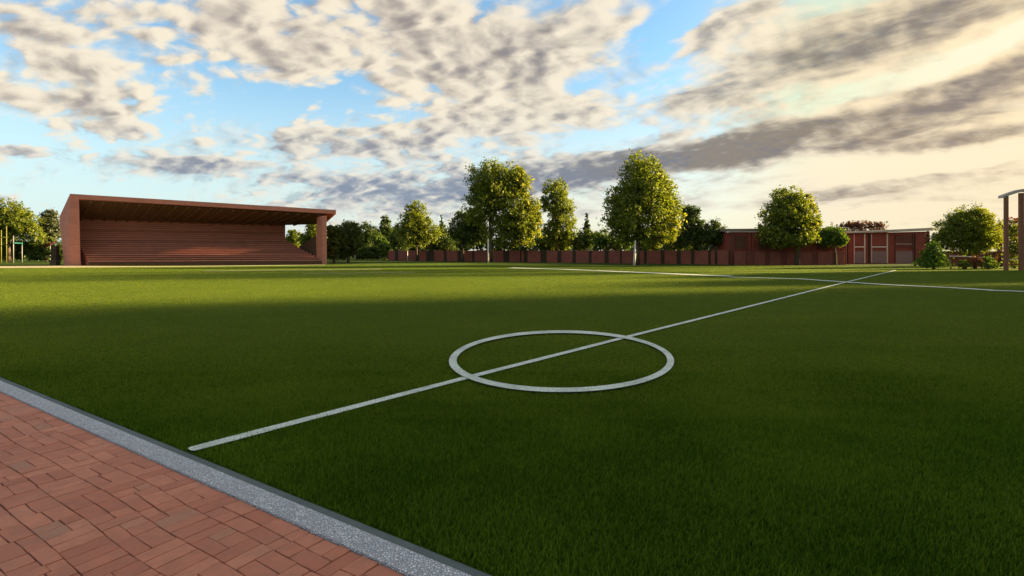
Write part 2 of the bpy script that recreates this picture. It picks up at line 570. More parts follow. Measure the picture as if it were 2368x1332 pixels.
def paver_mat():
    m = bpy.data.materials.new('clay_pavers')
    m.use_nodes = True
    nt = m.node_tree
    V.nt = nt
    bs = nt.nodes['Principled BSDF']
    tc = nt.nodes.new('ShaderNodeTexCoord')
    co = V(tc.outputs['Object'])
    at = nt.nodes.new('ShaderNodeAttribute')
    at.attribute_name = 'tone'
    t = V(at.outputs['Fac'])
    col = mixc(t, (0.43, 0.142, 0.082), (0.60, 0.225, 0.130))
    col = mixc(t.ss(0.90, 0.97) * 0.5, col, (0.22, 0.15, 0.10))
    n = noise(co, 9.0, 7, .7)
    col = mixc(n.ss(0.35, 0.7) * 0.45, col, (0.27, 0.125, 0.082))
    col = mixc(noise(co, 2.0, 4).ss(0.45, 0.75) * 0.3, col, (0.42, 0.20, 0.13))
    col = mixc(noise(co, 160.0, 2).ss(0.5, 0.8) * 0.35, col, (0.2, 0.10, 0.07))
    nt.links.new(col.k, bs.inputs['Base Color'])
    bs.inputs['Roughness'].default_value = 0.8
    bs.inputs['Specular IOR Level'].default_value = 0.25
    b = nt.nodes.new('ShaderNodeBump')
    b.inputs['Strength'].default_value = 0.5
    b.inputs['Distance'].default_value = 0.006
    nt.links.new((noise(co, 40.0, 6, .7) + n * 0.8).k, b.inputs['Height'])
    nt.links.new(b.outputs[0], bs.inputs['Normal'])
    return m


# paving: strips of clay bricks beside the kerb, long joints along it, a little wavy
M['joint'] = mat('joint_sand', (0.15, 0.060, 0.040), 0.95, 0.3, 6.0, 0.3, 60)
sheet('paving_bed', [kline(O2, -60), kline(O2, 14), kline(9, 14), kline(9, -60)], -0.004, M['joint'])
mb = MB()
wave = lambda s, q: 0.020 * math.sin(q * 1.9 + s * 2.3) + 0.012 * math.sin(q * 4.7 - s * 3.1)
CELL = 0.228                                                # two bricks side by side fill a square cell
g = 0.0048


def brick(a0, a1, b0, b1):
    def pt(a, b, z):
        j = 0.0028
        e = wave(a, b) * 0.55 if a > O2 + .05 else 0.0
        e2 = 0.012 * math.sin(a * 5.1 + b * 1.3)
        return kline(a + e + rnd.uniform(-j, j), b + e2 + rnd.uniform(-j, j)) + Vector((0, 0, z))
    h = 0.006 + rnd.uniform(-.0022, .0022)
    # long sides get a middle corner so that they bend with the course
    if a1 - a0 > b1 - b0:
        am = (a0 + a1) / 2
        c6 = [(a0, b0), (am, b0), (a1, b0), (a1, b1), (am, b1), (a0, b1)]
    else:
        bm = (b0 + b1) / 2
        c6 = [(a0, b0), (a1, b0), (a1, bm), (a1, b1), (a0, b1), (a0, bm)]
    top = [pt(a, b, h + rnd.uniform(-.0011, .0011)) for a, b in c6]
    cen = sum(top, Vector()) / 6
    rim = [p + (p - cen).normalized() * 0.0025 + Vector((0, 0, -0.0022)) for p in top]
    bot = [p + Vector((0, 0, -0.011)) for p in rim]
    F_ = [tuple(range(6))]
    for i in range(6):
        k = (i + 1) % 6
        F_ += [(k, i, 6 + i, 6 + k), (6 + k, 6 + i, 12 + i, 12 + k)]
    mb.add(top + rim + bot, F_, rnd.random())


ca = 0
while ca * CELL < 5.4:
    a0 = O2 + 0.004 + ca * CELL
    sh = (ca % 3) * 0.082
    for cb in range(-8, 49):
        b0 = cb * CELL + sh
        across = ((ca + cb) % 2 == 0) != (rnd.random() < .2)
        r = rnd.random()
        h2 = CELL / 2
        sp = h2 + rnd.choice([0, 0, 0, .02, -.02])
        for k in (0, 1):
            lo_, hi_ = (0, sp) if k == 0 else (sp, CELL)
            halves = [(0, CELL)]
            if (k == 0 and r < .16) or (k == 1 and .10 < r < .24):
                c0 = h2 + rnd.uniform(-.03, .03)
                halves = [(0, c0), (c0, CELL)]
            for u0, u1 in halves:
                if across:
                    brick(a0 + u0 + g, a0 + u1 - g, b0 + lo_ + g, b0 + hi_ - g)
                else:
                    brick(a0 + lo_ + g, a0 + hi_ - g, b0 + u0 + g, b0 + u1 - g)
    ca += 1
pv = mb.build('paving', paver_mat())
kind(pv, 'structure')

# ------------------------------------------------------------------ painted lines
def white_mat(name='line_paint', lo=(0.12, 0.15, 0.09), hi=(0.78, 0.82, 0.74)):
    m = bpy.data.materials.new(name)
    m.use_nodes = True
    nt = m.node_tree
    V.nt = nt
    bs = nt.nodes['Principled BSDF']
    tc = nt.nodes.new('ShaderNodeTexCoord')
    co = V(tc.outputs['Object'])
    f = noise(co, 60.0, 5, .8).ss(0.34, 0.66)
    f2 = noise(co, 2.2, 5, .65).ss(0.28, 0.62)
    nt.links.new(mixc((f * 0.75 + 0.25) * (f2 * 0.42 + 0.62), lo, hi).k, bs.inputs['Base Color'])
    bs.inputs['Roughness'].default_value = 0.9
    bs.inputs['Specular IOR Level'].default_value = 0.1
    return m


M['paint'] = white_mat()
M['paint_worn'] = white_mat('worn_line_paint', (0.08, 0.11, 0.02), (0.40, 0.41, 0.26))
LINES = []                                                  # ground outlines, for the blades


def band(name, left, right, z=0.012, pm='paint'):
    n = len(left)
    mb = MB()
    mb.add([(p.x, p.y, z) for p in left] + [(p.x, p.y, z) for p in right], [(i, i + 1, n + i + 1, n + i) for i in range(n - 1)])
    return kind(mb.build(name, M[pm]), 'structure')


def stroke(name, px, wid, z=0.012, pm='paint'):
    """a painted stripe of even width through points on the ground"""
    pts = [G(*p) for p in px]
    dens = []
    for i in range(len(pts) - 1):
        for k in range(12):
            dens.append(pts[i].lerp(pts[i + 1], k / 12))
    dens.append(pts[-1])
    tip = (dens[1] - dens[0]).normalized()
    dens = [dens[0] + tip * q for q in (0, .012, .03, .06)] + dens[1:]
    L, R = [], []
    for i, p in enumerate(dens):
        t = (dens[min(i + 1, len(dens) - 1)] - dens[max(i - 1, 0)]).normalized()
        n = Vector((-t.y, t.x, 0))
        w_ = wid * (0.5 + 0.02 * math.sin(i * 1.7)) * (.45, .75, .92)[i] if i < 3 else wid * (0.5 + 0.02 * math.sin(i * 1.7))
        L.append(p + n * w_)
        R.append(p - n * w_)
    LINES.append(('stroke', dens, wid))
    return band(name, L, R, z, pm)


stroke('halfway_line', [(438, 1048), (1075, 878.5), (1450, 781), (1950, 654.5), (2072, 625)], 0.135)
stroke('far_touch_line', [(1180, 619.6), (1300, 623), (1450, 629), (1640, 637.3), (1690, 638.8)], 1.15, 0.014)
stroke('far_side_line', [(1685, 641), (1850, 645.5), (1950, 652.5), (2060, 659.5), (2200, 666), (2300, 672.5), (2368, 675), (2700, 690)], 0.55, 0.016)
stroke('worn_line', [(470, 627.5), (620, 625.5), (760, 624.5), (880, 623.0)], 0.8, 0.018, 'paint_worn')
stroke('worn_line', [(700, 633), (800, 632.5), (880, 631), (960, 630.4)], 0.5, 0.020, 'paint_worn')
oc, orr, ic, ir = (1298.5, 840.5), (260.5, 73.5), (1299.5, 838.5), (243.5, 65.0)
def ell(c, r, n=120):
    return [G(c[0] + r[0] * math.cos(a) , c[1] + r[1] * math.sin(a) + 6.0 * math.cos(a) * 0.0) for a in [2 * math.pi * i / n for i in range(n + 1)]]
band('centre_circle', ell(oc, orr), ell(ic, ir), 0.022)


# ------------------------------------------------------------------ fast meshes for leaves and blades
def np_mesh(name, verts, k, m, parent=None):
    """verts: (n*k, 3) array, every k of them one face"""
    n = len(verts) // k
    me = bpy.data.meshes.new(name)
    me.vertices.add(n * k)
    me.vertices.foreach_set('co', np.asarray(verts, dtype=np.float32).ravel())
    me.loops.add(n * k)
    me.loops.foreach_set('vertex_index', np.arange(n * k, dtype=np.int32))
    me.polygons.add(n)
    me.polygons.foreach_set('loop_start', np.arange(0, n * k, k, dtype=np.int32))
    me.update(calc_edges=True)
    me.materials.append(m)
    o = bpy.data.objects.new(name, me)
    C.objects.link(o)
    if parent is not None:
        put(o, parent)
    return o


def hgt(Y):
    """pile of the turf: longer near the paving"""
    return np.interp(Y, [0, 5.5, 9, 16, 60], [0.042, 0.038, 0.020, 0.011, 0.008])


def lift(o):
    """paint sits on the tips of the pile"""
    for v_ in o.data.vertices:
        v_.co.z += float(hgt(v_.co.y)) * 0.5


for o in list(C.objects):
    if o.name.split('.')[0] in ('halfway_line', 'far_touch_line', 'far_side_line', 'worn_line', 'centre_circle'):
        lift(o)


def on_line(P):
    hit = np.zeros(len(P), bool)
    for _, pts, wid in LINES:
        for i in range(len(pts) - 1):
            a, b = np.array(pts[i][:2]), np.array(pts[i + 1][:2])
            ab = b - a
            t = np.clip(((P - a) @ ab) / (ab @ ab), 0, 1)
            d = np.linalg.norm(P - (a + t[:, None] * ab), axis=1)
            hit |= d < wid * 0.5 - RNG.random(len(P)) ** 2 * 0.045
    px = P[:, 0] / P[:, 1] * F + CX
    py = HY + EYE * F / P[:, 1]
    px = px + RNG.normal(0, 2.2, len(P))
    hit |= (((px - oc[0]) / orr[0]) ** 2 + ((py - oc[1]) / orr[1]) ** 2 < 1) & (((px - ic[0]) / ir[0]) ** 2 + ((py - ic[1]) / ir[1]) ** 2 > 1)
    return hit


def grass_blades(name, n, y0, y1, m):
    """thin upright blades, ever wider and sparser with distance"""
    if y0 < 5:
        u = RNG.random(n)
        Y = np.sqrt(y0 ** 2 + u * (y1 ** 2 - y0 ** 2))
    else:
        Y = y0 * (y1 / y0) ** RNG.random(n)
    X = (RNG.random(n) * 2 - 1) * 1.12 * Y
    P = np.stack([X, Y], 1)
    side = (P - np.array(KA[:2])) @ np.array(kn[:2])
    keep = side < -0.012
    keep &= ~on_line(P)
    P = P[keep]
    n = len(P)
    Y = P[:, 1]
    tuft = np.sin(P[:, 0] * 9.1 + np.sin(P[:, 1] * 7.3) * 1.7) * np.sin(P[:, 1] * 8.3 + P[:, 0] * 3.1)
    h = hgt(Y) * (0.55 + 0.75 * RNG.random(n)) * (1 + 0.18 * tuft)
    w = np.where(Y < 5, 0.0058, 0.0058 * (Y / 5) ** 0.9) * (0.7 + 0.6 * RNG.random(n))
    a = RNG.random(n) * math.pi * 2
    lean = RNG.normal(0, 0.32, (n, 2)) * h[:, None] + np.array([0.10, -0.04]) * h[:, None]
    v = np.zeros((n, 3, 3))
    v[:, 0, 0] = P[:, 0] - np.cos(a) * w
    v[:, 0, 1] = P[:, 1] - np.sin(a) * w
    v[:, 1, 0] = P[:, 0] + np.cos(a) * w
    v[:, 1, 1] = P[:, 1] + np.sin(a) * w
    v[:, 2, 0] = P[:, 0] + lean[:, 0]
    v[:, 2, 1] = P[:, 1] + lean[:, 1]
    v[:, 2, 2] = h
    return kind(np_mesh(name, v.reshape(-1, 3), 3, m), 'stuff')


M['blade'] = leaf_mat('grass_blades', (0.034, 0.078, 0.006), (0.150, 0.225, 0.022), None, 0.45, 0.0)
M['pile'] = leaf_mat('short_pile', (0.098, 0.140, 0.017), (0.162, 0.200, 0.028), None, 0.45, 0.0)
grass_blades('grass', 330000, 1.9, 6.0, M['blade'])
grass_blades('grass', 60000, 6.0, 7.6, M['blade'])
grass_blades('grass', 30000, 7.0, 9.6, M['blade'])
grass_blades('grass', 720000, 5.4, 62.0, M['pile'])


# ------------------------------------------------------------------ trees and shrubs
def leaf_cloud(lobes, Y, n, size, m, name, parent=None, per=26, tight=0.17, pos=None, droop=0.0):
    """leaves in clumps filling lobes given as (centre x, centre y, half width, half height) of the photo at distance Y"""
    L = np.array([[(cx - CX) / F * Y, Y, EYE + (HY - cy) / F * Y, rx / F * Y, ry / F * Y] for cx, cy, rx, ry in lobes])
    wgt = (L[:, 3] * L[:, 4]) ** 1.15
    wgt /= wgt.sum()
    nc = max(6, n // per)
    li = RNG.choice(len(L), nc, p=wgt)
    d = RNG.normal(size=(nc, 3))
    d /= np.linalg.norm(d, axis=1)[:, None]
    r = RNG.random(nc) ** 0.42
    R = np.stack([L[li, 3], L[li, 3] * 0.9, L[li, 4]], 1)
    jit = 1 + RNG.normal(0, 0.07, nc)[:, None]
    cc = L[li, :3] + d * r[:, None] * R * jit * 0.93
    cr = tight * np.sqrt(L[li, 3] * L[li, 4]) * (0.6 + 0.8 * RNG.random(nc))
    k = RNG.integers(0, nc, n)
    p = cc[k] + RNG.normal(0, 0.62, (n, 3)) * cr[k][:, None]
    out = p - L[li[k], :3]
    out /= np.linalg.norm(out, axis=1)[:, None] + 1e-6
    nr = RNG.normal(size=(n, 3)) * 0.8 + out * 0.7 + np.array([0, 0, 0.35])
    nr /= np.linalg.norm(nr, axis=1)[:, None]
    t = np.cross(nr, RNG.normal(size=(n, 3)))
    t /= np.linalg.norm(t, axis=1)[:, None]
    b = np.cross(nr, t)
    s = size * (0.55 + 0.8 * RNG.random(n))[:, None]
    v = np.stack([p - t * s * 0.62, p + b * s * 0.34, p + t * s * 0.62, p - b * s * 0.34], 1)
    low = v[:, :, 2].min(1)
    v = v[low > 0.01]
    return np_mesh(name, v.reshape(-1, 3), 4, m, parent)


def trunk_mesh(base, top, r, lobes, Y, parent, nm=5, lean=0.0, mt=None):
    mb = MB()
    base, top = Vector(base), Vector(top)
    n = 7
    pts = [base.lerp(top, i / (n - 1)) + Vector((math.sin(i * 1.3) * r * .35, math.cos(i * 1.7) * r * .35, 0)) * (i > 0) for i in range(n)]
    mb.tube(pts, [r * (1.25 if i == 0 else 1 - 0.8 * i / (n - 1)) for i in range(n)], 9)
    for k in range(nm):
        cx, cy, rx, ry = rnd.choice(lobes)
        a = rnd.uniform(0, 6.28)
        e = W(cx, cy, Y) + Vector((math.cos(a) * rx * .7, math.sin(a) * rx * .7, rnd.uniform(-.3, .6) * ry)) * (Y / F)
        s = base.lerp(top, rnd.uniform(.35, .8))
        if e.z < s.z + .2:
            e.z = s.z + rnd.uniform(.3, .9)
        md = s.lerp(e, .5) + Vector((0, 0, (e - s).length * .12))
        mb.tube([s, md, e], [r * .42, r * .25, r * .07], 6)
    return mb.build('trunk', mt or M['bark'], parent, smooth=True)


def tree(name, label, lobes, Y, n, size, m, group=None, cat='tree', tx=None, r=0.18, extra=None, per=26, tight=0.17, limbs=5):
    """trunk and crown of one tree standing on the ground at distance Y"""
    x0 = tx if tx is not None else sum(l[0] * l[2] for l in lobes) / sum(l[2] for l in lobes)
    base = Vector(((x0 - CX) / F * Y, Y, -0.04))
    t = thing(name, label, cat, base, group)
    ctop = min(l[1] - l[3] * .05 for l in lobes)
    top = W(x0, ctop, Y)
    trunk_mesh(base, top, r, lobes, Y, t, limbs)
    cr = leaf_cloud(lobes, Y, int(n * 2.4), size * 0.78, m, 'crown', t, per, tight)
    if extra:
        for lb, nn, mm, nm_ in extra:
            leaf_cloud(lb, Y, nn, size, mm, nm_, t, per, tight)
    return t


WA, WB = G(880, 602.0), G(1686, 611.6)                      # the boundary wall's line
def wall_Y(px):
    k = (px - CX) / F
    d = WB - WA
    t = (k * WA.y - WA.x) / (d.x - k * d.y)
    return WA.y + d.y * t


# big trees in front of or just behind the wall
tree('broadleaf_tree', 'tall wide tree with a twin top, right side coloured sunlit yellow, behind the slim pale pole',
     [(1150, 435, 62, 62), (1128, 420, 50, 55), (1120, 470, 52, 50), (1192, 425, 36, 45), (1195, 500, 55, 60), (1215, 530, 42, 42), (1160, 530, 50, 40), (1105, 500, 36, 30), (1228, 490, 28, 40)], 80.5, 15000, 0.36, M['leaf_mid'],
     tx=1134, r=0.34, tight=0.15, group='tall trees along the wall', extra=[([(1198, 420, 34, 40), (1215, 500, 40, 60), (1205, 545, 40, 28)], 5200, M['leaf_sun_tint'], 'sun_tinted_foliage')])  # extra lobes colour the right side as sunlit
tree('broadleaf_tree', 'tallest tree, broad egg shaped crown, white pole at its foot',
     [(1482, 405, 52, 55), (1490, 450, 75, 62), (1435, 465, 42, 48), (1478, 505, 88, 55), (1430, 515, 44, 40), (1540, 490, 42, 60), (1520, 545, 52, 28), (1450, 550, 50, 20)], 65.0, 17000, 0.30, M['leaf_mid'],
     tx=1473, r=0.30, tight=0.14, group='tall trees along the wall', extra=[([(1525, 440, 38, 50), (1540, 500, 42, 55), (1525, 550, 42, 24)], 4800, M['leaf_sun_tint'], 'sun_tinted_foliage')])
tree('broadleaf_tree', 'rounded tree standing close in front of the long red building',
     [(1822, 465, 45, 38), (1812, 500, 58, 38), (1845, 505, 50, 45), (1790, 535, 42, 34), (1850, 548, 46, 28), (1822, 555, 60, 24), (1880, 520, 22, 24)], 64.5, 11000, 0.27, M['leaf_mid'],
     tx=1843, r=0.26, tight=0.14, group='tall trees along the wall', extra=[([(1860, 480, 30, 36), (1875, 525, 24, 26)], 2400, M['leaf_sun_tint'], 'sun_tinted_foliage')])
tree('broadleaf_tree', 'medium tree with a domed green crown, between the yellow pole and the twin topped tree',
     [(960, 492, 26, 30), (962, 515, 42, 30), (940, 535, 32, 26), (985, 535, 36, 28), (962, 550, 46, 22)], 90.0, 6500, 0.34, M['leaf_mid'], tx=963, r=0.17, tight=0.15, group='tall trees along the wall')
tree('broadleaf_tree', 'tall narrow tree with a thin airy crown between the two tallest trees',
     [(1285, 440, 34, 28), (1292, 475, 42, 34), (1262, 470, 20, 20), (1300, 515, 38, 34), (1275, 540, 34, 36), (1318, 548, 26, 30)], 86.0, 6800, 0.34, M['leaf_mid'], tx=1290, r=0.2, tight=0.14, group='tall trees along the wall')
tree('dark_tree', 'dark low round tree leaning against the left of the tall twin topped tree',
     [(1085, 512, 42, 28), (1075, 535, 44, 30), (1100, 545, 42, 28)], 86.0, 5200, 0.34, M['leaf_dark'], tx=1070, r=0.2, group='trees behind the wall')
tree('dark_tree', 'dark green tree half hidden behind the right edge of the tallest tree',
     [(1597, 492, 26, 24), (1602, 525, 32, 32), (1590, 550, 40, 26)], 73.0, 4600, 0.28, M['leaf_dark'], tx=1608, r=0.17, group='trees behind the wall')
tree('round_tree', 'small umbrella shaped tree left of the long red building',
     [(1648, 532, 34, 22), (1648, 548, 38, 20), (1665, 555, 24, 18), (1630, 552, 22, 18)], 71.5, 4200, 0.25, M['leaf_dark'], tx=1645, r=0.15, group='trees behind the wall')
tree('low_tree', 'low leafy tree at the right foot of the rounded tree before the red building',
     [(1925, 545, 30, 22), (1940, 556, 20, 16), (1905, 552, 20, 20)], 65.6, 3000, 0.25, M['leaf_bush'], tx=1932, r=0.14, group='trees behind the wall')
tree('bushy_tree', 'sunlit pale green bush behind the wall, left of the tallest tree trunk',
     [(1395, 553, 26, 24), (1425, 565, 24, 14), (1448, 566, 20, 14)], 76.5, 2600, 0.28, M['leaf_bush'], tx=1402, r=0.12, group='trees behind the wall')
tree('bushy_tree', 'loose green bush behind the wall, right of the tallest tree trunk',
     [(1500, 566, 32, 13), (1560, 566, 30, 13)], 74.0, 1800, 0.26, M['leaf_mid'], tx=1515, r=0.12, group='trees behind the wall')


def conifer(label, x, ytop, ybot, half, Y, m, n, size, group):
    lob = []
    k = 7
    for i in range(k):
        t = (i + .5) / k
        lob.append((x, ytop + (ybot - ytop) * t, half * (0.12 + 0.95 * t), (ybot - ytop) / k * 0.75))
    return tree('conifer', label, lob, Y, n, size, m, group=group, tx=x, r=0.14, per=16, tight=0.2, limbs=2)


conifer('slender pointed conifer in the gap between the airy tree and the tallest tree', 1357, 494, 570, 17, 92.0, M['leaf_dark'], 1900, 0.30, 'conifers behind the wall')
conifer('small pointed conifer right of the medium domed tree', 1020, 497, 575, 15, 104.0, M['leaf_dark'], 1500, 0.34, 'conifers behind the wall')
conifer('lone pointed conifer seen above the roof gap right of the rounded tree', 1924, 512, 560, 6, 90.0, M['leaf_red'], 500, 0.25, 'conifers behind the wall')
tree('dark_tree', 'bluish dark tree immediately left of the small grandstand wall', [(114, 505, 20, 22), (115, 525, 27, 24), (117, 545, 26, 24)], 88.0, 4600, 0.30, M['leaf_grey'], tx=116, r=0.17, group='trees by the grandstand')
tree('broadleaf_tree', 'wide sunlit green tree at the left edge overhanging the yellow frame',
     [(22, 498, 42, 36), (45, 515, 44, 34), (10, 530, 48, 34), (70, 535, 30, 22), (-40, 505, 50, 45), (90, 552, 24, 13)], 84.0, 9500, 0.34, M['leaf_mid'], tx=20, r=0.28, tight=0.15, group='trees by the grandstand')
tree('broadleaf_tree', 'small round tree seen through the open end of the grandstand on its left', [(678, 540, 15, 12), (680, 556, 22, 16), (672, 566, 24, 14)], 110.0, 1800, 0.36, M['leaf_mid'], tx=680, r=0.15, group='trees by the grandstand')
tree('broadleaf_tree', 'taller tree seen through the open end of the grandstand against its right pillar', [(725, 530, 20, 20), (716, 552, 26, 20), (735, 545, 24, 30)], 104.0, 3000, 0.36, M['leaf_mid'], tx=728, r=0.18, group='trees by the grandstand')

# the row of dark trees between the grandstand and the wall
for lab, lb, Y, n, m in [
    ('dark bushy tree touching the right pillar of the grandstand', [(775, 545, 24, 28), (768, 570, 24, 26)], 75.6, 2600, 'leaf_dark'),
    ('full dark tree second from the grandstand pillar', [(808, 535, 28, 24), (802, 560, 32, 34)], 78, 3600, 'leaf_dark'),
    ('dark tree behind the slim yellow post', [(848, 540, 26, 26), (845, 568, 32, 28)], 110, 3400, 'leaf_dark'),
    ('taller dark tree with a rounded tip right of the yellow post', [(890, 512, 14, 16), (892, 535, 22, 24), (890, 565, 30, 32)], 112, 3600, 'leaf_dark'),
    ('dark low tree just left of the medium domed tree', [(922, 552, 24, 26), (925, 572, 26, 18)], 108, 2400, 'leaf_dark'),
    ('dark low tree just right of the medium domed tree', [(1015, 550, 26, 24), (1030, 568, 32, 18), (995, 566, 24, 16)], 98, 3000, 'leaf_dark'),
    ('dark rounded tree at the foot of the slender pointed conifer', [(1358, 552, 24, 22), (1345, 566, 26, 18)], 84, 2600, 'leaf_dark'),
    ('dark tree low behind the airy narrow tree', [(1300, 560, 34, 22), (1265, 566, 30, 18)], 89, 2800, 'leaf_dark'),
]:
    tree('dark_tree', lab, lb, float(Y), n, 0.36, M[m], group='dark trees behind the pitch', r=0.17)
tree('young_tree', 'young yellow green tree around the slim yellow post', [(872, 550, 15, 14), (886, 560, 13, 10)], 99.0, 900, 0.32, M['leaf_bush'], tx=874, r=0.07, group='dark trees behind the pitch', limbs=3)
tree('young_tree', 'young green tree beside the leftmost panels of the wall', [(888, 575, 15, 20)], 96.5, 900, 0.32, M['leaf_bush'], tx=888, r=0.07, group='dark trees behind the pitch', limbs=3)

# far wood behind everything, one mass
wl = [(x, 567 + 4 * math.sin(x * .05), 34, 25 + 6 * math.sin(x * 0.021 + 1) + 4 * math.sin(x * .06)) for x in range(640, 1720, 22)]
wl += [(x, 578, 34, 24 + 5 * math.sin(x * .05)) for x in range(-420, 180, 22)]
wl += [(x, 556 + 3 * math.sin(x * .09), 26, 30 + 6 * math.sin(x * .05)) for x in range(752, 1080, 16)]
wood = leaf_cloud(wl, 128.0, 60000, 0.55, M['leaf_dark'], 'far_wood', None, 30, 0.3)
kind(wood, 'stuff')
# dark hedge at the left behind the posts
hl = [(x, 580 + 3 * math.sin(x * .11), 20, 27) for x in range(-260, 150, 14)]
hd = leaf_cloud(hl, 86.5, 13000, 0.36, M['leaf_dark'], 'hedge', None, 24, 0.24)
tag(hd, 'long dark clipped hedge behind the posts left of the grandstand', 'hedge')

hl = [(x, 586 + 3 * math.sin(x * .13), 16, 18) for x in range(764, 898, 10)]
tag(leaf_cloud(hl, 97.5, 9000, 0.34, M['leaf_dark'], 'hedge', None, 20, 0.22), 'low dark undergrowth hedge beneath the row of dark trees right of the grandstand', 'hedge')
# shrubs at the right
def shrub(name, label, lobes, Y, n, size, m, group=None, extra=None, cat='shrub', tight=0.17):
    x0 = lobes[0][0]
    base = Vector(((x0 - CX) / F * Y, Y, -0.02))
    t = thing(name, label, cat, base, group)
    mb = MB()
    for k in range(6):
        l = rnd.choice(lobes)
        e = W(l[0] + rnd.uniform(-.5, .5) * l[2], l[1] + rnd.uniform(-.3, .3) * l[3], Y)
        e.y += rnd.uniform(-.4, .4)
        s = base + Vector((rnd.uniform(-.15, .15), rnd.uniform(-.15, .15), 0))
        mb.tube([s, s.lerp(e, .5) + Vector((0, 0, .1)), e], [.05, .03, .012], 5)
    mb.build('stem', M['bark'], t, smooth=True)
    leaf_cloud(lobes, Y, n, size, m, 'foliage', t, 20, tight)
    if extra:
        for lb, nn, mm, nm_ in extra:
            leaf_cloud(lb, Y, nn, size, mm, nm_, t, 10, 0.12)
    return t


tree('bushy_tree', 'big rounded bush like tree lit yellow beside the brown timber frame',
     [(2240, 505, 42, 36), (2215, 530, 50, 40), (2262, 530, 48, 46), (2195, 552, 42, 26), (2285, 555, 34, 28), (2240, 570, 60, 22)], 57.5, 12500, 0.20, M['leaf_mid'], tx=2240, r=0.16, tight=0.14,
     extra=[([(2255, 510, 36, 34), (2275, 545, 38, 36)], 3600, M['leaf_sun_tint'], 'sun_tinted_foliage')])
shrub('cone_shrub', 'dense clipped cone shaped green bush at the corner of the pitch',
      [(2159 - .5 * i, 558 + 6.0 * i, 7 + 36 * (i / 9) ** .8, 7.5) for i in range(10)], 49.6, 15000, 0.105, M['leaf_cone'], tight=0.08)
shrub('low_plant', 'low ragged green plant right of the cone shaped bush', [(2230, 610, 15, 10)], 50.6, 900, 0.13, M['leaf_mid'], 'low plants below the big bush')
shrub('low_plant', 'low bright green plant beneath the big bush, third plant from the cone bush', [(2284, 606, 16, 17), (2298, 612, 12, 10)], 49.6, 1000, 0.13, M['leaf_bush'], 'low plants below the big bush')
shrub('low_plant', 'low orange brown plant under the big bush between two green ones', [(2256, 606, 15, 15)], 50.2, 800, 0.13, M['leaf_red'], 'low plants below the big bush')
shrub('flowering_shrub', 'tall reddish shrub with pink blossoms at the edge of the timber frame', [(2312, 528, 9, 15), (2310, 560, 12, 30), (2308, 595, 12, 22)], 58.5, 1500, 0.15, M['leaf_red'],
      extra=[([(2312, 527, 7, 11)], 150, M['petal'], 'blossom')])
shrub('flowering_shrub', 'reddish flowering shrub inside the brown timber frame', [(2347, 530, 22, 26), (2350, 560, 24, 34), (2345, 590, 22, 30)], 53.0, 3200, 0.15, M['leaf_mid'],
      extra=[([(2345, 515, 20, 14), (2350, 560, 20, 40)], 700, M['leaf_red'], 'reddish_foliage'), ([(2347, 508, 16, 10)], 130, M['petal'], 'blossom')])
shrub('flowering_shrub', 'low shrub with red blossoms in front of the red garden wall', [(2292, 594, 15, 12)], 51.6, 700, 0.13, M['leaf_red'],
      extra=[([(2292, 593, 13, 9)], 160, M['petal_red'], 'blossom')])
shrub('flowering_shrub', 'spindly shrub with pale pink blossoms at the corner of the garage block', [(2144, 545, 5, 20), (2147, 565, 7, 18)], 58.0, 420, 0.13, M['leaf_red'],
      extra=[([(2143, 543, 5, 16)], 60, M['petal_pale'], 'blossom')])
shrub('flowering_shrub', 'dark shrub with red blossoms left of the brown gate pillar', [(107, 568, 9, 9), (106, 585, 10, 18)], 79.5, 700, 0.22, M['leaf_dark'], extra=[([(107, 567, 7, 7)], 170, M['petal_red'], 'blossom')])
shrub('flowering_shrub', 'dark shrub with pale red blossoms behind the brown gate pillar', [(124, 566, 7, 8), (124, 585, 9, 18)], 79.5, 600, 0.22, M['leaf_dark'], extra=[([(124, 564, 6, 6)], 100, M['petal'], 'blossom')])
# reddish hedge behind the garage block
rh = [(x, 520 + 0.012 * abs(x - 1995), 14, 11 - abs(x - 1998) * .07) for x in range(1946, 2050, 8)] + [(x, 540, 14, 20) for x in range(1946, 2050, 10)]
tag(leaf_cloud(rh, 82.0, 11000, 0.17, M['leaf_red'], 'hedge', None, 18, 0.2), 'reddish brown hedge showing above the roof of the garage block', 'hedge')


# ------------------------------------------------------------------ the boundary wall: panels between dark pillars
def on_wallline(px, A, B):
    k = (px - CX) / F
    d = B - A
    t = (k * A.y - A.x) / (d.x - k * d.y)
    return A + d * t


def slab(mb, p, q, z0, z1, f0, f1, A, B):
    """an upright block between two spots on a line A-B; f0..f1 metres behind the line"""
    d = (B - A).normalized()
    n = Vector((-d.y, d.x, 0))
    if n.y < 0:
        n = -n
    a, b = p + n * f0, q + n * f0
    return mb.prism([(a.x, a.y, z0), (b.x, b.y, z0), (b.x, b.y, z1), (a.x, a.y, z1)], n * (f1 - f0))


def run_of_wall(name, label, spans, A, B, ytop, end, pil_top=0.0, pm='brick_dark'):
    t = thing(name, label, 'wall', on_wallline(spans[0][0], A, B))
    prev = None
    zt = lambda p: EYE + (HY - ytop) / F * p.y
    for i, (x0, x1) in enumerate(spans):
        p, q = on_wallline(x0, A, B), on_wallline(x1, A, B)
        m = MB()
        slab(m, p, q, -0.1, zt(p), 0.0, 0.22, A, B)
        m.build('wall_panel', M['brick_wall'], t, bevel=0.02)
        nx = spans[i + 1][0] if i + 1 < len(spans) else end
        if nx and nx > x1:
            p2, q2 = on_wallline(x1, A, B), on_wallline(nx, A, B)
            d = (q2 - p2).normalized() * 0.012
            m = MB()
            slab(m, p2 + d, q2 - d, -0.1, zt(p2) + pil_top, 0.06, 0.42, A, B)
            m.build('pillar', M[pm], t, bevel=0.02)
    return t


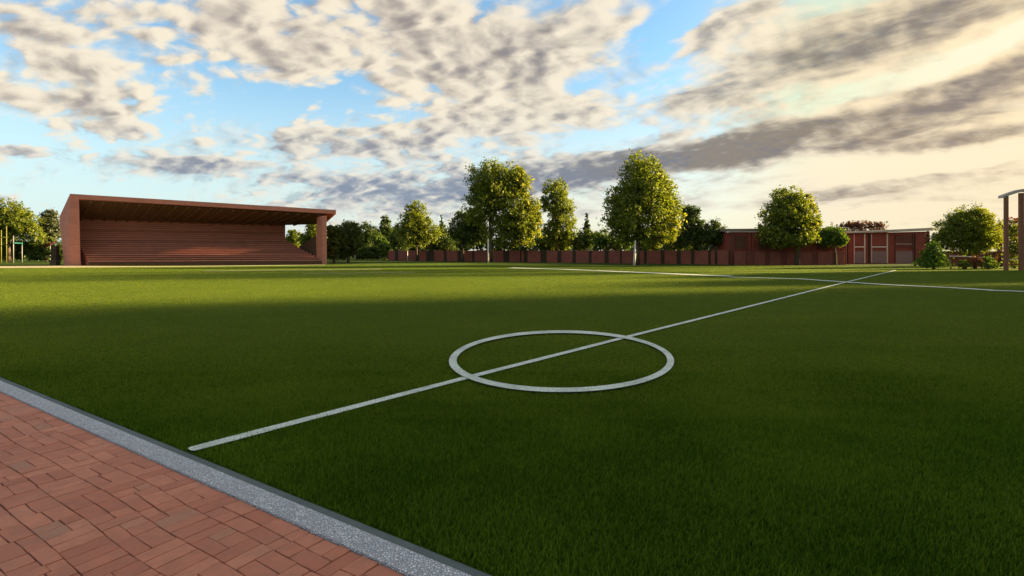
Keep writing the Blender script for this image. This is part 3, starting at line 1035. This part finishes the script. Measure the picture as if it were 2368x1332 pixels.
S1 = [(897, 913), (921, 941), (943.5, 962), (969, 986), (1004, 1026), (1033, 1058), (1067, 1092), (1097, 1127), (1134, 1164), (1178, 1202), (1206, 1211), (1220, 1250), (1264, 1289),
      (1298, 1324), (1331.6, 1362), (1368, 1398), (1407.5, 1434), (1438, 1463), (1472.6, 1489), (1496, 1528.5), (1536.6, 1564.5), (1574, 1598), (1606, 1638), (1643.6, 1653), (1659, 1685)]
run_of_wall('boundary_wall', 'long low red wall of panels between dark pillars behind the pitch', S1, WA, WB, 579.5, 1688, 0.02)
BL, BR = G(1686, 611.6), Vector(((1958 - CX) / F * 66.9, 66.9, 0))
S2 = [(1699.5, 1724), (1745, 1769), (1781, 1806), (1819, 1838), (1848, 1877), (1891, 1925), (1936, 1953)]
QA, QB = BL + Vector((0, -0.9, 0)), BR + Vector((0, -0.9, 0))
run_of_wall('boundary_wall', 'short low red wall of panels and dark pillars right before the long red building', S2, QA, QB, 582, None, 0.03, 'building_dark')

# ------------------------------------------------------------------ the long red building
t = thing('long_building', 'long low red building with a grey flat roof behind the rounded tree', 'building', BL)
z = lambda y, p: EYE + (HY - y) / F * p.y
m = MB()
ps = [(1688, 1958)]
a, b = on_wallline(1688, BL, BR), on_wallline(1957, BL, BR)
m.prism([(a.x, a.y, -0.1), (b.x, b.y, -0.1), (b.x, b.y, 4.05), (a.x, a.y, 4.05)], (0.5, 6.5, 0))
m.build('wall', M['building'], t)
m = MB()
a2, b2 = on_wallline(1681, BL, BR) + Vector((0, -0.45, 0)), on_wallline(1956.5, BL, BR) + Vector((0, -0.45, 0))
m.prism([(a2.x, a2.y, 4.06), (b2.x, b2.y, 4.06), (b2.x, b2.y, 4.55), (a2.x, a2.y, 4.42)], (0.55, 7.6, 0.25))
m.build('roof', M['roof_grey'], t, bevel=0.03)
for x0, x1 in [(1688, 1698), (1729, 1736), (1738, 1744), (1930, 1936), (1946, 1956)]:
    p, q = on_wallline(x0, BL, BR), on_wallline(x1, BL, BR)
    m = MB()
    slab(m, p, q, -0.1, 4.0, -0.16, 0.05, BL, BR)
    m.build('pilaster', M['building_dark'] if x0 in (1688, 1930) else M['building'], t, bevel=0.02)
for x0, x1 in [(1700, 1727), (1752, 1780), (1890, 1922)]:
    p, q = on_wallline(x0, BL, BR), on_wallline(x1, BL, BR)
    m = MB()
    z0, z1 = z(577, p), z(545, p)
    d = (q - p).normalized()
    for u, v, c0, c1 in [(p, p + d * .14, z0, z1), (q - d * .14, q, z0, z1), (p + d * .142, q - d * .142, z1 - .14, z1), (p + d * .142, q - d * .142, z0, z0 + .14),
                         (p.lerp(q, .55), p.lerp(q, .55) + d * .10, z0 + .142, z1 - .142)]:
        slab(m, u, v, c0, c1, -0.08, 0.03, BL, BR)
    w = m.build('window', M['building_dark'], t)
    m = MB()
    slab(m, p + d * .1, q - d * .1, z0 + .1, z1 - .1, -0.03, 0.03, BL, BR)
    m.build('window_panel', M['stand_dark'], w)

# ------------------------------------------------------------------ the garage block with pale framed doors
GA, GB = Vector(((1956.5 - CX) / F * 71.5, 71.5, 0)), Vector(((2150 - CX) / F * 72.5, 72.5, 0))
t = thing('garage_block', 'red garage block with three tall doors in pale frames', 'building', GA)
a, b = GA, GB
zt0, zt1 = z(540, a), z(535, b)
m = MB()
m.prism([(a.x, a.y, -0.1), (b.x, b.y, -0.1), (b.x, b.y, zt1), (a.x, a.y, zt0)], (1.0, 7.0, 0))
m.build('wall', M['building'], t)
m = MB()
a2, b2 = on_wallline(1953, GA, GB) + Vector((0, -0.5, 0)), on_wallline(2152, GA, GB) + Vector((0, -0.5, 0))
za, zb = z(540, a2) + .02, z(533.5, b2) + .02
m.prism([(a2.x, a2.y, za), (b2.x, b2.y, zb), (b2.x, b2.y, zb + .40), (a2.x, a2.y, za + .22)], (1.0, 8.0, 0.1))
m.build('roof', M['roof_pale'], t, bevel=0.03)
for x0, x1, yt, pal, side in [(1974, 2000, 541, 'panel_grey', 1), (2014, 2052, 541, 'panel_grey', 1), (2069, 2112, 541, 'panel_grey', 0)]:
    p, q = on_wallline(x0, GA, GB), on_wallline(x1, GA, GB)
    d = (q - p).normalized()
    z1 = z(yt, p)
    zm = z(571, p)
    m = MB()
    slab(m, q - d * .15, q, 0.05, z1, -0.12, 0.05, GA, GB)
    slab(m, p, p + d * .08, 0.05, z1, -0.10, 0.05, GA, GB)
    slab(m, p + d * .082, q - d * .152, zm - .09, zm + .09, -0.11, 0.05, GA, GB)
    dr = m.build('garage_door', M['pale_frame'] if side else M['building_dark'], t, bevel=0.01)
    m = MB()
    slab(m, p + d * .15, q - d * .28, zm + .22, z1 - .15, -0.05, 0.04, GA, GB)
    m.build('upper_panel', M['building'] if side else M['building_dark'], dr, bevel=0.02)
    m = MB()
    slab(m, p + d * .082, q - d * .16, 0.05, z(581, p), -0.08, 0.04, GA, GB)
    m.build('lower_panel', M[pal], dr, bevel=0.02)
    if not side:
        m = MB()
        slab(m, p + d * .1, q - d * .3, z(565, p), z(565, p) + .06, -0.16, 0.02, GA, GB)
        m.build('rail', M['pale_frame'], dr)
for x0, x1 in [(1958, 1960.5), (2008, 2011), (2113.5, 2116)]:
    p, q = on_wallline(x0, GA, GB), on_wallline(x1, GA, GB)
    m = MB()
    slab(m, p, q, 0.0, zt0 - .06, -0.09, 0.03, GA, GB)
    m.build('downpipe', M['brick_dark'], t)

# red garden wall behind the big bush, and a timber rail
t = thing('garden_wall', 'plain red garden wall behind the big bush and the timber frame', 'wall', W(2180, 620, 57.0) * Vector((1, 1, 0)))if False else None
A_, B_ = Vector(((2155 - CX) / F * 62, 62, 0)), Vector(((2480 - CX) / F * 61.0, 61.0, 0))
m = MB()
slab(m, A_, B_, -0.1, 1.55, 0, .25, A_, B_)
slab(m, A_, B_, 1.552, 1.63, -.05, .30, A_, B_)
tag(m.build('garden_wall', M['brick_wall'], bevel=0.02), 'plain red garden wall behind the big bush and the timber frame', 'wall')
m_top = [W(x, 505 + 3 * math.sin(x), 60.0) for x in range(2300, 2420, 12)]
tag(leaf_cloud([(x, 540, 16, 36) for x in range(2305, 2440, 12)], 64.0, 4200, 0.2, M['leaf_red'], 'hedge', None, 18, 0.2), 'tall dull red hedge behind the brown timber frame', 'hedge')
t = thing('timber_rail', 'low pale timber rail below the big bush', 'rail', Vector(((2232 - CX) / F * 51.2, 51.2, 0)))
m = MB()
m.tube([W(2196, 592.5, 51.2), W(2235, 593.5, 51.2), W(2276, 596, 51.2)], [.055, .055, .05], 6)
m.build('rail', M['pale_frame'], t, smooth=True)
for x in (2200, 2236, 2272):
    p = W(x, 595, 51.3)
    m = MB()
    m.box((p.x - .05, p.y + .02, -.1), (p.x + .05, p.y + .12, p.z + .02))
    m.build('rail_post', M['pergola'], t)

# brown timber frame at the right edge
PY = 47.0
t = thing('pergola', 'tall brown timber frame with a curved pale top beam at the right edge', 'pergola', Vector(((2328 - CX) / F * PY, PY, 0)))
for x0, x1, yt, Yd in [(2325, 2333, 453, PY), (2359, 2369, 446, PY + .05), (2402, 2411, 452, PY + .05), (2398, 2405, 470, PY + 2.6)]:
    p, q = W(x0, yt, Yd), W(x1, yt, Yd)
    m = MB()
    m.box((p.x, Yd, -.1), (q.x, Yd + .20, p.z))
    m.build('post', M['pergola'], t, bevel=0.02)
m = MB()
pts = []
xs = [2320, 2332, 2345, 2358, 2368, 2380, 2395, 2414]
ys = [452, 447, 442.5, 438.5, 436.5, 437, 441, 450]
up = [W(x, y, PY) for x, y in zip(xs, ys)]
lo = [W(x, y + 6, PY) for x, y in zip(xs, ys)]
for i in range(len(xs) - 1):
    m.prism([lo[i], lo[i + 1], up[i + 1], up[i]], (0, 0.5, 0))
m.build('arched_beam', M['roof_pale'], t)
for y in (588, 600, 610):
    p, q = W(2333.5, y, PY + .2), W(2355, y, PY + .2)
    m = MB()
    m.box((p.x, p.y, p.z - .04), (q.x, p.y + .06, p.z + .04))
    m.build('cross_rail', M['pale_frame'] if y == 600 else M['pergola'], t)

# ------------------------------------------------------------------ the grandstand
FL, FR = Vector((-50.4, 61.6, 0)), Vector(((754 - CX) / F * 68.4, 68.4, 0))
fd = (FR - FL).normalized()
fn = Vector((-fd.y, fd.x, 0))                               # away from the pitch
st = thing('grandstand', 'red brown covered grandstand with banked plank seating beside the pitch', 'grandstand', FL)
PT = lambda x, y, Y: W(x, y, Y)
tl = W(162, 448, 61.6)                                      # roof front corners
tr = W(777, 485.5, 68.8)
bl = Vector(((136 - CX) / F * 64.6, 64.6, 0))               # back corners
bl.z = EYE + (HY - 507) / F * 64.6
br = Vector(((657.5 - CX) / F * 75.0, 75.0, 0))
br.z = EYE + (HY - 519) / F * 75.0
fl_b = Vector((tl.x, tl.y, 0))
th = 0.52
# roof: a sloping tray, fascia in front
m = MB()
brr = W(752, 516, 77.0)
NS = 20
def dn(p, k=th):
    return p - Vector((0, 0, k))
def fr(k): return tl.lerp(tr, k) - Vector((0, 0, th))
def bk_(k): return bl.lerp(br, k / .92) if k <= .92 else br.lerp(brr, (k - .92) / .08)
ks = [i / NS for i in range(NS + 1)] + [.92]
ks.sort()
vs = []
for k in ks:
    f_, b_ = fr(k), bk_(k) + Vector((0, .15, 0))
    vs += [f_, f_ + Vector((0, 0, th)), b_ + Vector((0, 0, .42)), b_]
fs = [(0, 1, 2, 3), tuple(4 * len(ks) - 4 + i for i in (3, 2, 1, 0))]
for i in range(len(ks) - 1):
    for j in range(4):
        fs.append((4 * i + j, 4 * i + 4 + j, 4 * i + 4 + (j + 1) % 4, 4 * i + (j + 1) % 4))
m.add(vs, fs)
roof = m.build('roof', M['stand'], st)
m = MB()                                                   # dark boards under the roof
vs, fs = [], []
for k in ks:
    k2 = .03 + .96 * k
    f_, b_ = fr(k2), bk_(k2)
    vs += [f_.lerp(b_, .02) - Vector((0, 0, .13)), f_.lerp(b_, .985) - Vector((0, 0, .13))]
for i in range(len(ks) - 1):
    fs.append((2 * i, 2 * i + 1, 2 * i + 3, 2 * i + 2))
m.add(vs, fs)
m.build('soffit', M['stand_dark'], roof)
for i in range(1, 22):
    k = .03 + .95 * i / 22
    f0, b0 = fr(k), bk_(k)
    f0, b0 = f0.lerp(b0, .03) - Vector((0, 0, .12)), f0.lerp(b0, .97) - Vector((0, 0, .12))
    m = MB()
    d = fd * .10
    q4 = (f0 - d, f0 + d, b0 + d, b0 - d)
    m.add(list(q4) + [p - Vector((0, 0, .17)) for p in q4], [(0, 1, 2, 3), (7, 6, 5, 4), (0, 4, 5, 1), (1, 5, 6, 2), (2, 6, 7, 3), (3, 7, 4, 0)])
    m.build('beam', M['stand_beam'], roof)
# left side wall: narrow front face, leaning back edge
fw = 0.86
bb = Vector(((148 - CX) / F * 63.0, 63.0, 0))
g = 0.015
v0 = [fl_b + Vector((.18, 0, 0)), fl_b + Vector((.18 + fw, .2, 0)), dn(tl, th) + Vector((fw, .2, -g)), dn(tl, th) + Vector((.02, .0, -g))]
bk = [Vector((bb.x, bb.y, 0)), Vector((bb.x + 2.0, bb.y + .6, 0)), bl + Vector((1.5, .1, -g)), bl + Vector((.03, .05, -g))]
m = MB()
m.add(v0 + bk, [(0, 1, 2, 3), (5, 4, 7, 6), (4, 0, 3, 7), (1, 5, 6, 2), (3, 2, 6, 7), (4, 5, 1, 0)])
m.build('side_wall', M['stand'], st)
# right pillar and the low parapet behind it
p0, p1 = W(745.5, 611, 68.3), W(755, 611, 68.3)
zt = z(497, p0) - .02
m = MB()
pd = Vector((-1.15, 1.2, 0))
m.prism([(p0.x, p0.y, 0), (p1.x, p1.y + .05, 0), (p1.x, p1.y + .05, zt - .12), (p0.x, p0.y, zt - .1)], pd)
m.build('pillar', M['stand'], st, bevel=0.02)
q0 = p0 + pd
par_b = W(692, 569, 74.2)
hi = W(731, 544, q0.y + .2)
m = MB()
m.prism([(q0.x + .02, q0.y, 0), (hi.x, hi.y, hi.z), (par_b.x, par_b.y, par_b.z), (par_b.x, par_b.y, 0)], (0.25, 0.1, 0))
m.build('parapet', M['stand_dark'], st)
# banked seating: planks rising to the back wall
s0, s1 = W(205, 614.2, 61.75) * Vector((1, 1, 0)), p0 + Vector((-.02, .12, 0))
s1.z = 0
e0 = Vector(((172 - CX) / F * 64.9, 64.9, 0))
e1 = Vector(((657.5 - CX) / F * 74.7, 74.7, 0))
rise = 3.15
ns_ = 11
m = MB()
base_z = .32
U = lambda p, k: p + Vector((0, 0, k))
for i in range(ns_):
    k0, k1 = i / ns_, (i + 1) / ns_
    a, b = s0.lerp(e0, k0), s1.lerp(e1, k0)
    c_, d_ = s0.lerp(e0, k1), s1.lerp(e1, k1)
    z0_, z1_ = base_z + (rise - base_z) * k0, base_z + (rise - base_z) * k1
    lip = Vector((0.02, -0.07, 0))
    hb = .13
    # closed riser coloured dark as a shadow gap below, plank edge above it, plank seat behind
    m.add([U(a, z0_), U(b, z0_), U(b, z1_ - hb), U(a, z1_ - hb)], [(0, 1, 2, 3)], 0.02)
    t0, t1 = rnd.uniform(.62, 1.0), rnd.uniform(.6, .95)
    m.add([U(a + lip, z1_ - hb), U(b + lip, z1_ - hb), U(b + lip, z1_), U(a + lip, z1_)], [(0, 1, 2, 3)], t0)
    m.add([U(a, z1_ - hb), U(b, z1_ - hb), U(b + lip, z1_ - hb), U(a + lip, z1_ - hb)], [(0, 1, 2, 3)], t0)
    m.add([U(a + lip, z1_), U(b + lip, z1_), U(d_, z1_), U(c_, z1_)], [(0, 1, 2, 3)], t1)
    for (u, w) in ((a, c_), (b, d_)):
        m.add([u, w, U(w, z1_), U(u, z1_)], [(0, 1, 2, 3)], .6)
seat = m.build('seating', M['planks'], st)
m = MB()
m.prism([s0 + Vector((0, -.06, 0)), s1 + Vector((0, -.06, 0)), s1 + Vector((0, -.06, base_z)), s0 + Vector((0, -.06, base_z))], (0, .05, 0))
m.build('plinth', M['stand_dark'], seat)
# back wall of lapped boards
m = MB()
zt0_, zt1_ = bl.z + .10, br.z + .10
nb = 10
bkw = Vector((0, .22, 0))
for i in range(nb):
    k0, k1 = i / nb, (i + 1) / nb
    lo_ = rise - .02
    za0, za1 = lo_ + (zt0_ - lo_) * k0, lo_ + (zt0_ - lo_) * k1 - .055
    zb0, zb1 = lo_ + (zt1_ - lo_) * k0, lo_ + (zt1_ - lo_) * k1 - .055
    o1, o2 = Vector((0, -.03, 0)), Vector((0, .045, 0))
    a, b = e0, e1
    m.add([U(a + o1, za0), U(b + o1, zb0), U(b + o2, zb1), U(a + o2, za1), U(a + bkw, za0), U(b + bkw, zb0), U(b + bkw, zb1), U(a + bkw, za1)],
          [(0, 1, 2, 3), (5, 4, 7, 6), (3, 2, 6, 7), (4, 5, 1, 0), (1, 5, 6, 2), (4, 0, 3, 7)], rnd.uniform(.45, .95))
m.prism([e0 + Vector((0, .225, 0)), e1 + Vector((0, .225, 0)), U(e1 + Vector((0, .225, 0)), zt1_), U(e0 + Vector((0, .225, 0)), zt0_)], (0, .1, 0))
m.c = [0.1 if c is None else c for c in m.c]
m.build('back_wall', M['planks'], st)

# ------------------------------------------------------------------ posts and frames
def post(name, label, cat, x, yt, yb, m_, wpx=4, group=None, x_t=None, taper=0.8):
    b = G(x, yb)
    t_ = W(x if x_t is None else x_t, yt, b.y)
    r = wpx / 2 / F * b.y
    mb_ = MB()
    mb_.tube([b - Vector((0, 0, .1)), b.lerp(t_, .5), t_], [r, r * .9, r * taper], 8)
    return tag(mb_.build(name, M[m_], smooth=True), label, cat, group)


post('pole', 'pale slim pole standing before the tall twin topped tree', 'pole', 1129, 552, 607, 'white_post', 3.6)
post('pole', 'white tapered pole at the foot of the tallest tree', 'pole', 1466.5, 556, 613.8, 'white_post', 6.0, x_t=1469.5, taper=.35)
post('pole', 'thin pale pole before the leftmost wall panels', 'pole', 942.3, 580, 603.5, 'white_post', 1.8)
post('pole', 'slim yellow pole in front of the dark trees right of the grandstand', 'pole', 864.5, 541, 601.5, 'yellow', 2.6)
for lab, x, yt, yb in [('short pale stake nearest the grandstand, before the dark trees', 777, 587, 602), ('short pale stake left of the slim yellow pole', 821, 590, 602), ('short pale stake right of the slim yellow pole', 879, 586, 602)]:
    post('stake', lab, 'stake', x, yt, yb, 'pale_frame', 2.6, 'pale stakes before the dark trees')
# yellow frame
b0, b1 = G(2.8, 607.5), G(15, 607.5)
t = thing('yellow_frame', 'yellow frame of two posts and a crossbar at the left edge', 'goal post', b0)
for p, yt in ((b0, 532), (b1, 523)):
    tp = p + Vector((0, 0, EYE + (HY - yt) / F * p.y))
    m = MB()
    m.tube([p - Vector((0, 0, .1)), tp], [.06, .05], 8)
    m.build('post', M['yellow'], t, smooth=True)
for y in (549,):
    m = MB()
    m.tube([W(-8, y, b0.y - .12), W(18, y, b0.y - .12)], [.06, .06], 8)
    m.build('crossbar', M['yellow'], t, smooth=True)
# grey and teal frame
b0, b1 = G(31, 607.5), G(51, 606.5)
t = thing('teal_frame', 'grey post and teal topped post joined by a teal bar left of the grandstand', 'goal post', b0)
for p, yt in ((b0, 545), (b1, 567)):
    tp = p + Vector((0, 0, EYE + (HY - yt) / F * p.y))
    m = MB()
    m.tube([p - Vector((0, 0, .1)), tp], [.06, .05], 8)
    m.build('post', M['grey_post'], t, smooth=True)
tp = b1 + Vector((0, 0, EYE + (HY - 567) / F * b1.y))
m = MB()
m.tube([tp + Vector((0, 0, .002)), tp + Vector((0, 0, .40))], [.075, .075], 8)
m.build('post_cap', M['teal'], t, smooth=True)
m = MB()
m.tube([W(33, 562, b0.y - .1), W(51, 562.5, b1.y - .1)], [.065, .065], 8)
m.build('crossbar', M['teal'], t, smooth=True)
post('pole', 'single bare grey pole between the teal frame and the brown gate pillar', 'pole', 88.3, 557, 603, 'grey_post', 2.4, x_t=89.6)
# gate pillar with its two posts, and the lamp
b = G(123.5, 613.5)
t = thing('gate_pillar', 'dark brown pillar on a wider base left of the grandstand', 'pillar', b)
s = b.y / F
m = MB()
m.box((b.x - 6 * s, b.y, EYE - 21 / F * b.y), (b.x + 6 * s, b.y + .5, EYE + 11 / F * b.y))
m.build('shaft', M['brick_dark'], t, bevel=.02)
m = MB()
m.box((b.x - 8 * s, b.y - .08, -.1), (b.x + 7 * s, b.y + .6, EYE - 21.1 / F * b.y))
m.build('base', mat('brown_stone', (.085, .058, .035), .9, .3, 3, .2), t, bevel=.02)
p = G(117, 604.5)
post('pole', 'thin grey pole at the left side of the brown gate pillar', 'pole', 116, 565, 605, 'grey_post', 2.0)
b = G(130.3, 612.6)
t = thing('lamp_post', 'white lamp post with a round globe at the right side of the gate pillar', 'lamp post', b)
m = MB()
m.tube([b - Vector((0, 0, .1)), W(129.6, 569, b.y)], [.075, .06], 8)
m.build('pole', M['white_post'], t, smooth=True)
m = MB()
m.ball(W(129.6, 566, b.y), .135)
m.build('globe', M['globe'], t, smooth=True)

# ------------------------------------------------------------------ unseen trees out of frame at the right, added to shade the pitch
def shade_caster_tree(x, y, h, w, base, label, leaves=3600):
    """a tree standing at x, y on the ground; leaf cloud in metres"""
    q = max(abs(y), 1.0)                                    # lobes are given at distance q, then moved to where the tree stands
    px = lambda X: CX + X / q * F
    py = lambda Z: HY - (Z - EYE) / q * F
    s_ = F / q
    lob = [(px(x), py(base + (h - base) * .5), w * s_, (h - base) * .5 * s_), (px(x - w * .3), py(base + (h - base) * .35), w * .8 * s_, (h - base) * .32 * s_),
           (px(x + w * .3), py(base + (h - base) * .68), w * .7 * s_, (h - base) * .32 * s_)]
    t = tree('added_shade_tree', label, lob, q, leaves, 0.75, M['leaf_mid'], tx=px(x), r=.35, cat='tree', group='added shade trees beyond the right edge', per=14, tight=.2)
    t.location.y = y
    return t


for i, (x, y, h, w, b) in enumerate([(60, 2, 24, 8, 2), (61, 10, 25, 8, 2), (59, 17.5, 24, 7.5, 2), (61, 25, 26, 7.5, 2), (60, 32, 25, 6, 2), (61, 41.5, 14.5, 4.6, 1.5), (62, 48.5, 13.5, 4.2, 1.5)]):  # added row, heights shaped to shade the foreground and leave a sunlit gap
    shade_caster_tree(x, y + 0.001, h, w, b, 'tall leafy tree added unseen beyond the right edge to shade the pitch')
for x, y in ((68, 57), (70, 63), (73, 69)):  # added thin high crowns, shaped to half shade the far grass
    shade_caster_tree(x, y, 30, 4.6, 12, 'tall thinly leaved tree added unseen beyond the right edge for partial shade', 420)
